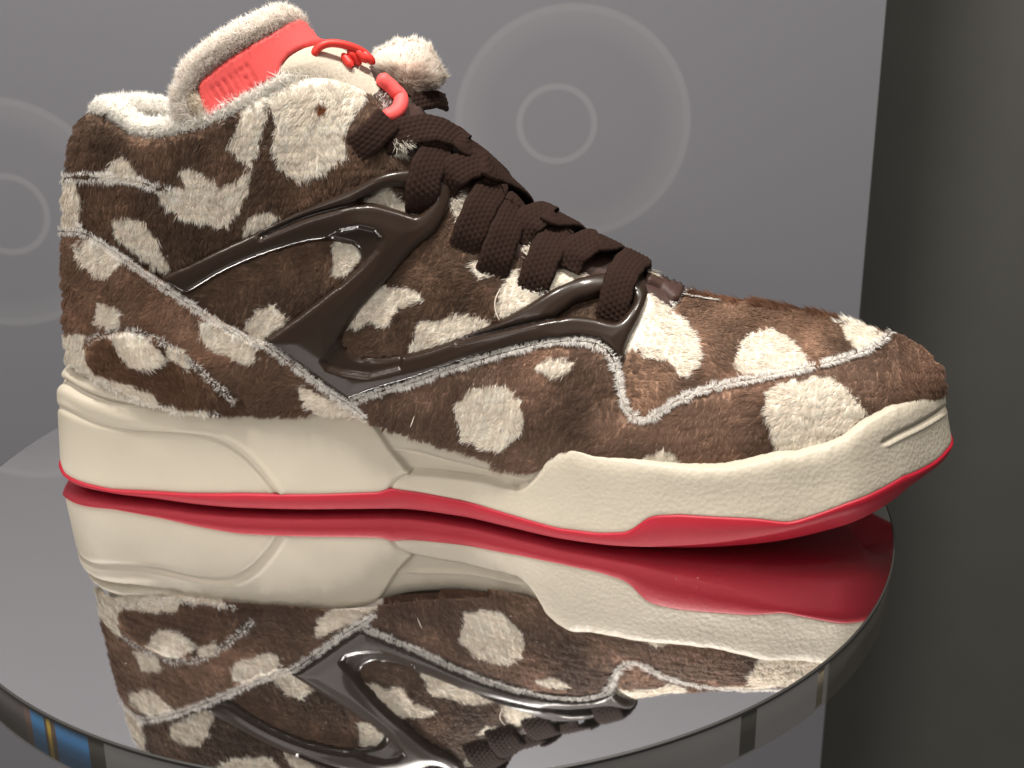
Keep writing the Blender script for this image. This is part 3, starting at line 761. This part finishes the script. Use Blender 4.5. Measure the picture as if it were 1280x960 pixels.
# collar and ankle flap
collar = fur_panel("collar_panel", [(70,232),(78,190),(84,162),(100,142),(130,141),(150,153),(167,166),(200,168),(240,160),(275,145),(300,134),(320,121),(345,110),(375,99),(405,93),(440,99),(464,112),(478,130),(488,152),(503,190),(505,216),(470,228),(430,246),(360,280),(300,310),(240,345),(200,335),(150,312),(105,298),(70,296)],
   BR_DARK, 1.2, (-0.15, 0, -0.9), shoe, dens=16, length=2.4, lift=0.20, puff=1.6, swirl=0.55,
   seams=[], nofur=[shrink(CAGE_OUT, 1.5)])
seam([(72,226),(100,222),(140,221),(180,226),(210,236),(230,245)], 3.0, collar, dens=20, length=2.2, grey=0.08)
seam([(338,112),(334,140),(328,170),(318,205),(308,240)], 2.4, collar, dens=4, length=2.2, grey=0.7)
# heel counter
counter = fur_panel("heel_counter", [(66,298),(78,288),(104,288),(125,296),(160,318),(205,350),(255,385),(305,415),(340,430),(375,456),(410,482),(440,502),(458,519),(462,522),(440,519),(400,515),(330,516),(250,511),(180,498),(132,478),(104,459),(80,442),(68,416),(64,350)],
   BR_WARM, 2.4, (-0.8, 0, -0.55), shoe, dens=16, length=2.2, lift=0.20, puff=1.0,
   seams=[[(76,290),(104,288),(125,296),(160,319),(205,351),(255,386),(305,416),(340,431),(375,457),(410,483),(440,503),(458,517)]])
hpatch = fur_panel("heel_patch", [(112,436),(122,420),(145,412),(180,409),(210,420),(240,440),(270,468),(298,492),(309,506),(285,512),(240,509),(200,501),(160,485),(128,464),(114,452)],
   lin(104, 80, 64), 4.0, (0.5, 0, -0.7), shoe, dens=16, length=2.1, lift=0.20, puff=1.0)
seam([(120,424),(145,412),(180,410),(212,422),(245,446),(275,474),(300,498)], 4.8, hpatch, dens=5, grey=0.7)
seam([(124,466),(160,487),(200,502),(245,510),(280,512)], 4.6, hpatch, dens=4, grey=0.3)
# mudguard round the forefoot
mud = fur_panel("mudguard", [(440,500),(470,489),(520,475),(560,461),(610,446),(650,436),(690,429),(725,428),(748,433),(764,446),(772,470),(778,500),(792,520),(806,526),(822,518),(850,501),(890,488),(940,478),(1000,467),(1050,455),(1090,440),(1112,424),(1140,428),(1162,440),(1176,458),(1179,480),(1160,500),(1130,520),(1095,542),(1062,567),(1000,585),(940,588),(880,595),(800,588),(740,582),(705,571),(680,582),(660,590),(600,567),(540,549),(490,533),(455,521)],
   BR_LIGHT, 2.4, (-0.45, 0, -0.75), shoe, dens=16, length=2.2, lift=0.20, puff=1.2, swirl=0.8,
   seams=[[(440,499),(470,488),(520,474),(560,460),(610,445),(650,435),(690,429),(725,428),(748,433),(764,446),(772,470),(779,500),(792,519),(806,524),(822,517),(850,500),(890,487),(940,477),(1000,466),(1050,454),(1090,439),(1110,424)]])

# ---- glossy cage
ol = smooth_line(CAGE_OUT, 2.0, True)
Q, T, dist = cut(ol, [smooth_line(CAGE_H1, 2.0, True), smooth_line(CAGE_H2, 2.0, True)], 2.6, 2.2)
dmm = dist * 0.29
h = 1.2 + 3.0 * np.sqrt(1 - (1 - np.clip(dmm / 2.6, 0, 1)) ** 2) + 0.5 * sstep(2, 8, dmm)
def softin(poly, soft):
    d = seg_dist(Q[:, 0], Q[:, 1], poly, True); s = np.where(inpoly(Q[:, 0], Q[:, 1], poly), d, -d); return sstep(-soft, soft, s)
h -= 1.5 * softin([(395,304),(425,286),(450,281),(470,286),(480,297),(475,311),(455,332),(425,356),(420,350),(452,318),(440,305),(410,300)], 3.5)
h -= 1.5 * softin([(446,390),(405,446),(412,455),(430,461),(465,466),(505,456),(505,440),(460,447),(437,434),(428,418)], 3.5)
for gl in ([(330,292),(380,270),(420,259),(455,252)], [(575,424),(610,415),(650,407),(700,397)]):
    h -= 1.9 * np.exp(-(seg_dist(Q[:, 0], Q[:, 1], smooth_line(gl, 3)) / 3.0) ** 2)
h = np.maximum(h, 1.2)
SE1 = [(205,351),(255,386),(305,416),(340,431),(375,457),(410,483),(440,503)]; SE2 = [(440,499),(470,488),(520,474),(560,460),(610,445),(650,435),(690,429),(725,428),(748,433),(764,446),(772,470)]
ds = np.minimum(seg_dist(Q[:, 0], Q[:, 1], SE1), seg_dist(Q[:, 0], Q[:, 1], SE2))
h = 0.4 + (h - 0.4) * sstep(3, 7, ds)
cage, _, _, _ = patch("cage", Q, T, h, CAGE, shoe, skirt=3.5)

# ---- tongue: throat strip, padded top, coral pump panel
Q, T, dist = cut(np.array([(455,70),(500,108),(530,128),(560,153),(600,188),(650,238),(700,268),(740,288),(790,313),(820,338),(853,362),(846,386),(832,384),(800,366),(740,352),(640,330),(560,260),(500,190),(470,150),(440,110)]), (), 6)
tongue, _, _, _ = patch("tongue", Q, T, 1.0 + 1.6 * (1 - np.exp(-dist / 10)) - 1.0 * np.exp(-dist / 4), STRIP, shoe)
Q, T, dist = cut(smooth_line([(232,150),(220,128),(226,104),(248,76),(282,54),(322,34),(356,17),(376,22),(392,36),(414,54),(446,66),(470,84),(505,118),(500,160),(470,170),(400,150),(320,160),(260,170)], 4, True), (), 6)
tpad, _, _, _ = patch("tongue_padding", Q, T, -2.5 + 1.5 * (1 - np.exp(-dist / 10)), CREAM, tongue)
Q, T, dist = cut([(247,108),(254,97),(262,93),(266,88),(285,74),(310,58),(340,40),(362,27),(375,23),(385,30),(398,46),(412,53),(395,57),(375,62),(362,70),(353,80),(350,95),(320,112),(290,130),(262,150),(252,140),(249,124)], (), 3.5)
hh = -0.6 + 1.6 * np.sqrt(1 - (1 - np.clip(dist * 0.29 / 1.2, 0, 1)) ** 2)
# moulded ribs along the lower edge of the pump panel
ax = unit(np.array([[110.0, -62.0]]))[0]; s_ = (Q - np.array([262, 128])) @ ax; t_ = (Q - np.array([262, 128])) @ np.array([ax[1], -ax[0]])
rib = np.exp(-((np.mod(s_, 8.5) - 4.2) / 1.5) ** 2) * sstep(2, 8, s_) * (1 - sstep(62, 72, s_)) * (1 - sstep(12 + s_ * 0.06, 17 + s_ * 0.06, np.abs(t_)))
hh = hh - 0.7 * rib
pump, _, _, _ = patch("pump_panel", Q, T, hh, RUBBER_RED, tongue, skirt=2.0)
Q, T, dist = cut(smooth_line([(350,92),(354,80),(366,68),(390,58),(425,58),(458,70),(482,92),(496,115),(496,135),(480,146),(440,130),(400,110)], 4, True), (), 5)
dome, _, _, _ = patch("pump_dome", Q, T, 0.2 + 3.0 * (1 - np.exp(-dist / 18)), CREAM, tongue)

Q, T, dist = cut([(800,344),(818,345),(838,354),(854,366),(845,382),(837,381),(822,366),(804,358)], (), 4)
patch("throat_strip", Q, T, 3.2 + 0.8 * (1 - np.exp(-dist / 3)), STRIP, tongue, skirt=4)

def tube(name, line, rad, mat, parent, off=0.0, pts3=None, nseg=10, taper=True, sub=1.2, flat=False):
    if pts3 is None:
        L = smooth_line(line, 3.0); C, N = drape_to(L[:, 0], L[:, 1], off)
        if flat:
            k = np.polyfit(L[:, 0], C[:, 1], 1); C = at(L[:, 0], L[:, 1], np.polyval(k, L[:, 0]) - 1.0)
    else:
        C = smooth_line(pts3, sub)
        if np.ndim(rad):
            near_ = np.argmin(np.linalg.norm(C[:, None] - np.asarray(pts3)[None], axis=2), 1); rad = np.asarray(rad)[near_]
            for _ in range(12): rad = np.convolve(np.pad(rad, 1, mode="edge"), [.25, .5, .25], "valid")
    for _ in range(3): C[1:-1] = 0.25 * C[:-2] + 0.5 * C[1:-1] + 0.25 * C[2:]
    tg = unit(np.gradient(C, axis=0)); A = unit(np.cross(tg, np.array([0.1, 1.0, 0.05]))); Bv = np.cross(tg, A)
    ph = np.linspace(0, 2 * np.pi, nseg, endpoint=False)
    n = len(C); r = np.broadcast_to(rad, n).astype(float).copy()
    if taper: r[0] *= 0.35; r[-1] *= 0.35; r[1] *= 0.8; r[-2] *= 0.8
    V = (C[:, None] + r[:, None, None] * (np.cos(ph)[None, :, None] * A[:, None] + np.sin(ph)[None, :, None] * Bv[:, None])).reshape(-1, 3)
    i = np.arange(n - 1)[:, None]; j = np.arange(nseg)[None]
    F = np.stack([i * nseg + j, i * nseg + (j + 1) % nseg, (i + 1) * nseg + (j + 1) % nseg, (i + 1) * nseg + j], -1).reshape(-1, 4)
    o = mesh_obj(name, V, F, mat, parent)
    return o, V, F, C, tg
tube("pump_ring", [(392,72),(396,61),(411,54),(435,57),(455,66),(468,80)], 1.4, RUBBER_RED2, tongue, 3.2, flat=True)
for l in ([(428,67),(434,76),(441,84)], [(435,63),(443,72),(451,81)], [(443,61),(452,70),(459,78)], [(452,64),(460,72),(466,79)]):
    tube("rib", l, 1.5, RUBBER_RED2, tongue, 3.2, flat=True)
tube("valve_ring", [(474,94),(490,101),(500,116),(501,131),(493,142),(478,147)], 2.6, RUBBER_RED, tongue, 4.0)

# ---- furry rims and lining
def furry_tube(name, pts3, rad, parent, colr, dens=7.0, length=4.6, lean=None, label=None, width=0.24):
    o, V, F, C, tg = tube(name, None, rad, BACK, parent, pts3=np.array(pts3, float), nseg=14, sub=1.6)
    me = o.data
    a = me.attributes.new("Col", 'FLOAT_COLOR', 'POINT'); cc = np.ones((len(V), 4), np.float32); cc[:, :3] = np.array(colr) * 0.9; a.data.foreach_set("color", cc.ravel())
    N = vert_normals(V, F); ctrs = np.repeat(C, 14, 0)
    if ((V - ctrs) * N).sum() < 0: N = -N
    T = np.concatenate([F[:, [0, 1, 2]], F[:, [0, 2, 3]]])
    idx, a_, b_, c_ = sample_tris(V, T, dens); f = T[idx]; W3 = np.stack([a_, b_, c_], 1)[:, :, None]
    P = (V[f] * W3).sum(1); Nn = unit((N[f] * W3).sum(1)); q = np.stack(project(P), 1)
    Fl = rng.normal(0, 0.7, P.shape) + (np.array(lean) if lean is not None else 0)
    col = np.array(colr)[None] * np.exp(rng.normal(0, 0.08, len(P)) + 0.05 * vnoise(q[:, 0] / 14, q[:, 1] / 14, 14))[:, None]
    strands("fur", P, Nn, Fl, q[:, 0], q[:, 1], np.clip(col, 0, 0.93), o, length, width, 0.5, 0.5, 0.5)
    return o
CRM = lin(246, 240, 230)
near_rim_px = [(486,150),(478,128),(462,110),(438,97),(405,90),(375,95),(345,106),(320,119),(296,133),(268,146),(238,157),(202,164),(174,162),(158,151),(142,139),(124,134)]
Pn, Nn_ = drape([p[0] for p in near_rim_px], [p[1] for p in near_rim_px], -2.0)
farx = [-143, -137, -130, -118, -104, -90, -78, -68]
Pf = [surf_z(np.array(x + 4.0), np.array(float(zcolF(x)) - 1.5), np.array(1.0)) + np.array([0, -3.0, 0]) for x in farx]
hb = np.array([[-142.5, 41, 138.5], [-143, 47, 138.5], [-142, 54, 138]])
rim_path = np.vstack([Pn, hb, Pf])
radii = np.concatenate([np.full(len(Pn) - 3, 2.4), [2.5, 2.7, 2.9], [3.0, 3.2, 3.5], np.full(len(Pf), 4.6)])
rim_o = furry_tube("collar_lining", rim_path, radii, shoe, CRM, dens=16, length=3.4, lean=(0, 0, 0.3))
# inner lining wall
Lx = np.linspace(-163, -60, 60); NZ = 14
rows = []
for side in (-1, 1):
    for x in (Lx if side < 0 else Lx[::-1]):
        zc_ = float((zcolN if side < 0 else zcolF)(x)) - 1
        for z in np.linspace(80, zc_, NZ):
            p = surf_z(np.array(x), np.array(z), np.array(float(side)))
            cxy = np.array([np.clip(p[0], -140, -80), 45.0]); dxy = cxy - p[:2]; p = p.copy(); p[:2] += dxy / (np.linalg.norm(dxy) + 1e-6) * 6.0
            rows.append(p)
LV = np.array(rows); LF = grid_faces(120, NZ)
mesh_obj("lining_wall", LV, LF, BACK, rim_o, True, np.tile(np.array(CRM) * 0.9, (len(LV), 1)))
LT = np.concatenate([LF[:, [0, 1, 2]], LF[:, [0, 2, 3]]]); LT = LT[LV[LT][..., 2].mean(1) > 108]
LN = vert_normals(LV, LF)
if (LN * (np.array([-110, 45, 110]) - LV)).sum() < 0: LN = -LN
idx, a, b, c = sample_tris(LV, LT, 7.0); f = LT[idx]; W3 = np.stack([a, b, c], 1)[:, :, None]
P = (LV[f] * W3).sum(1); N = unit((LN[f] * W3).sum(1)); q = np.stack(project(P), 1)
strands("lining_fur", P, N, np.broadcast_to(np.array([0.1, 0, 0.8]), P.shape), P[:, 0] * 3.4, P[:, 2] * 3.4, np.tile(np.array(CRM), (len(P), 1)) * rng.uniform(.9, 1.02, (len(P), 1)), rim_o, 3.4, 0.26, 0.5, 0.5, 0.6)
# tongue's plush border
tb_px = [(238,158),(229,140),(225,122),(233,101),(252,77),(285,54),(322,35),(350,21),(370,19),(384,30)]
Pt, _ = drape([p[0] for p in tb_px], [p[1] for p in tb_px], -3.0)
furry_tube("tongue_border", Pt, 3.2, tongue, lin(240, 230, 220), dens=16, length=3.6, lean=(-0.3, 0, 0.4))
Pt2, _ = drape([238, 246, 262], [112, 132, 152], -3.5)
furry_tube("tongue_border", Pt2, 4.2, tongue, lin(226, 214, 196), dens=10, length=3.0, lean=(-0.1, 0, 0.3))
# far ankle flap, cream plush, standing beyond the laces
fl = smooth_line([(462,84),(472,68),(488,59),(508,55),(524,56),(538,66),(545,82),(553,98),(547,106),(535,110),(524,124),(510,122),(498,110),(480,96)], 4, True)
Q, T, dist = cut(fl, (), 6)
th = 7.0 * np.sqrt(1 - (1 - np.clip(dist / 28, 0, 1)) ** 2)
c0 = np.array([at(x, y, 62.0) for x, y in Q])
Vf_ = c0 + np.array([[0, -1.0, 0]]) * th[:, None]; Vb_ = c0 + np.array([[0, 1.0, 0]]) * th[:, None]
VF = np.vstack([Vf_, Vb_]); TF = np.vstack([T, T[:, ::-1] + len(Q)])
nn = vert_normals(VF, TF)
if nn[:len(Q), 1].mean() > 0: TF = TF[:, ::-1]; nn = -nn
far_flap = mesh_obj("ankle_flap", VF, TF, BACK, shoe, True, np.tile(np.array(CRM) * 0.9, (len(VF), 1)))
far_flap["label"] = "cream plush flap on the far side of the laces"
idx, a, b, c = sample_tris(VF, TF, 13.0); f = TF[idx]; W3 = np.stack([a, b, c], 1)[:, :, None]
P = (VF[f] * W3).sum(1); N = unit((nn[f] * W3).sum(1) + 0.3 * unit((P - P.mean(0)) * np.array([1, 0, 1]))); q = np.stack(project(P), 1)
pk = np.exp(-(((q[:, 0] - 515) / 22) ** 2 + ((q[:, 1] - 95) / 22) ** 2))[:, None]
col = np.array(lin(240, 230, 220))[None] * (1 - pk) + np.array(lin(238, 220, 208))[None] * pk
col = col * np.exp(rng.normal(0, 0.07, len(P)))[:, None]
Fl = (P - P.mean(0)) * np.array([[1, 0.2, 1]]) + np.array([[0, 0, 4.0]])
strands("fur", P, N, Fl, q[:, 0], q[:, 1], np.clip(col, 0, .93), far_flap, 3.6, 0.24, 0.5, 0.5, 0.4)

# ---- laces: flat woven ribbons
def lace(nodes, width=11.5, thick=2.0, label=None):
    """nodes: (px, py, height above the last) on the near side, or ('f', x, s, height) over the far side"""
    C = []; NN = []
    for nd in nodes:
        if nd[0] == 'p':
            C.append(at(nd[1], nd[2], nd[3])); NN.append(unit(np.array(nd[4], float)))
        elif nd[0] == 'f':
            _, x, s, h = nd
            th = math.pi / 2 * s
            p = surf(np.array(float(x)), np.array(th), np.array(1.0)); e = 1e-2
            n = np.cross(surf(np.array(x + .5), np.array(th), np.array(1.0)) - surf(np.array(x - .5), np.array(th), np.array(1.0)), surf(np.array(float(x)), np.array(th + e), np.array(1.0)) - surf(np.array(float(x)), np.array(th - e), np.array(1.0)))
            n = n / (np.linalg.norm(n) + 1e-9)
            if n @ (p - np.array([p[0], 30, 40])) < 0: n = -n
            C.append(p + n * h); NN.append(n)
        else:
            p, n = drape_to([nd[0]], [nd[1]], nd[2]); C.append(p[0]); NN.append(n[0])
    C = smooth_line(np.hstack([np.array(C), np.array(NN)]), 0.45)
    NN = unit(C[:, 3:]); C = C[:, :3]
    tg = unit(np.gradient(C, axis=0)); Wd = unit(np.cross(tg, NN)); Nf = np.cross(Wd, tg)
    n = len(C); s = np.concatenate([[0], np.cumsum(np.linalg.norm(np.diff(C, axis=0), axis=1))])
    m = 30; v = np.linspace(-1, 1, m)
    pitch = 1.6
    colid = np.floor((v + 1) * 0.5 * width / pitch); fr = ((v + 1) * 0.5 * width / pitch) % 1
    wave = np.abs(np.sin(np.pi * fr))[None] ** 0.7 * (0.5 + 0.5 * np.cos(2 * np.pi * (s[:, None] / 2.0 + 0.5 * colid[None] + 0.35 * fr[None])))
    edge_ = np.sqrt(np.clip(1 - np.abs(v) ** 5, 0, 1))[None]
    top_ = edge_ * (thick * 0.5 + 0.5 * wave)
    wv = width * 0.5 * (1 + 0.03 * np.sin(s * 0.9))[:, None]
    Tp = C[:, None] + Wd[:, None] * (v[None] * wv)[..., None] + Nf[:, None] * top_[..., None]
    Bt = C[:, None] + Wd[:, None] * (v[None, ::-1] * wv)[..., None] - Nf[:, None] * (edge_[:, ::-1] * thick * 0.5)[..., None]
    ringv = np.concatenate([Tp, Bt[:, 1:-1]], 1); k = ringv.shape[1]
    V = ringv.reshape(-1, 3)
    i = np.arange(n - 1)[:, None]; j = np.arange(k)[None]
    F = np.stack([i * k + j, i * k + (j + 1) % k, (i + 1) * k + (j + 1) % k, (i + 1) * k + j], -1).reshape(-1, 4)
    N = vert_normals(V, F)
    if (N.reshape(n, k, 3)[:, m // 2] * Nf).sum() < 0: F = F[:, ::-1]
    return mesh_obj("lace", V, F, LACE, shoe)
# steep runs come up from the near eyelets; crossing runs come from the far eyelets
lace([(764,398,0.5),(769,374,4.0),(777,346,6.5),(788,328,6.6),(796,322,6.0),('f',43,0.84,5.0),('f',45,0.66,4.0),('f',46,0.45,2.0)], 11)
lace([(664,366,0.3),(672,342,3.5),(684,312,5.0),(697,288,4.5),(704,282,3.5),('f',26,0.66,2.5)], 11.5)
lace([(706,334,2.5),(718,314,5.5),(740,301,7.2),(752,304,6.8),('f',34,0.82,5.5),('f',40,0.66,3.5),('f',44,0.5,2.0)], 11)
lace([(614,344,0.3),(621,320,3.5),(633,287,5.0),(645,262,4.5),(654,254,3.5),('f',10,0.66,2.5)], 11.5)
lace([(646,300,2.0),(660,277,5.5),(682,266,7.2),(694,270,6.8),('f',19,0.82,5.5),('f',25,0.66,3.5),('f',29,0.5,2.0)], 11)
lace([(580,314,0.3),(588,290,3.5),(602,257,5.0),(617,234,4.5),(624,228,3.5),('f',1,0.66,2.5)], 11.5)
lace([(550,236,1.5),(566,216,5.5),(596,203,7.4),(616,209,7.0),('f',-1,0.84,5.5),('f',6,0.66,3.5),('f',11,0.5,2.0)], 11)
lace([(528,264,0.2),(528,240,4.5),(534,212,5.5),(545,188,5.0),(552,176,4.0),('f',-18,0.66,3.0)], 11.5)
lace([(478,178,2.0),(503,166,5.0),(540,160,7.4),(572,170,7.6),(588,182,7.0),('f',-8,0.86,5.5),('f',-2,0.68,3.5),('f',3,0.5,2.0)], 10.5)
lace([(440,190,1.5),(456,178,4.0),(472,163,5.4),(486,149,5.5)], 10.0)
lace([('p',514,130,52,(0.2,-1,.4)),('p',530,126,56,(0.2,-1,.4)),('p',544,124,62,(0.3,-1,.5)),('p',556,128,70,(0.6,-.8,.5))], 7.0)
# strap of the tongue that holds the laces
Q, T, dist = cut([(624,228),(640,227),(653,238),(666,254),(658,264),(644,250),(628,240)], (), 4)
patch("lace_loop", Q, T, 4.0 + 1.0 * (1 - np.exp(-dist / 3)), STRIP, tongue, skirt=5)
# pale tufts that push out between the laces
for (cx, cy, r, o_) in ((500,178,9,6.5),(572,248,10,3.0),(548,138,5,7.0),(655,312,6,4.0),(676,352,9,2.5),(812,344,4,5.5)):
    n = int(r * r * 7.0); q = np.stack([cx + rng.normal(0, r * .5, n), cy + rng.normal(0, r * .5, n)], 1)
    P, N = drape(q[:, 0], q[:, 1], o_ - 2.0)
    strands("fur_tuft", P, N, np.stack([rng.normal(.5, .35, n), np.zeros(n), rng.normal(-.6, .3, n)], 1), q[:, 0], q[:, 1], np.tile(np.array(lin(240, 231, 217)), (n, 1)) * rng.uniform(.9, 1.03, (n, 1)), quarter, 3.4, 0.2, 0.45, 0.5, 0.3)
# loose pale threads
def thread(px, rad=0.22, off=4.0): tube("loose_thread", px, rad, plain("thread", lin(214, 204, 190), 0.8), quarter, off, nseg=6)
thread([(626,360),(619,374),(619,388),(624,400)])
thread([(513,534),(516,526),(518,520)], 0.2, 5.0)
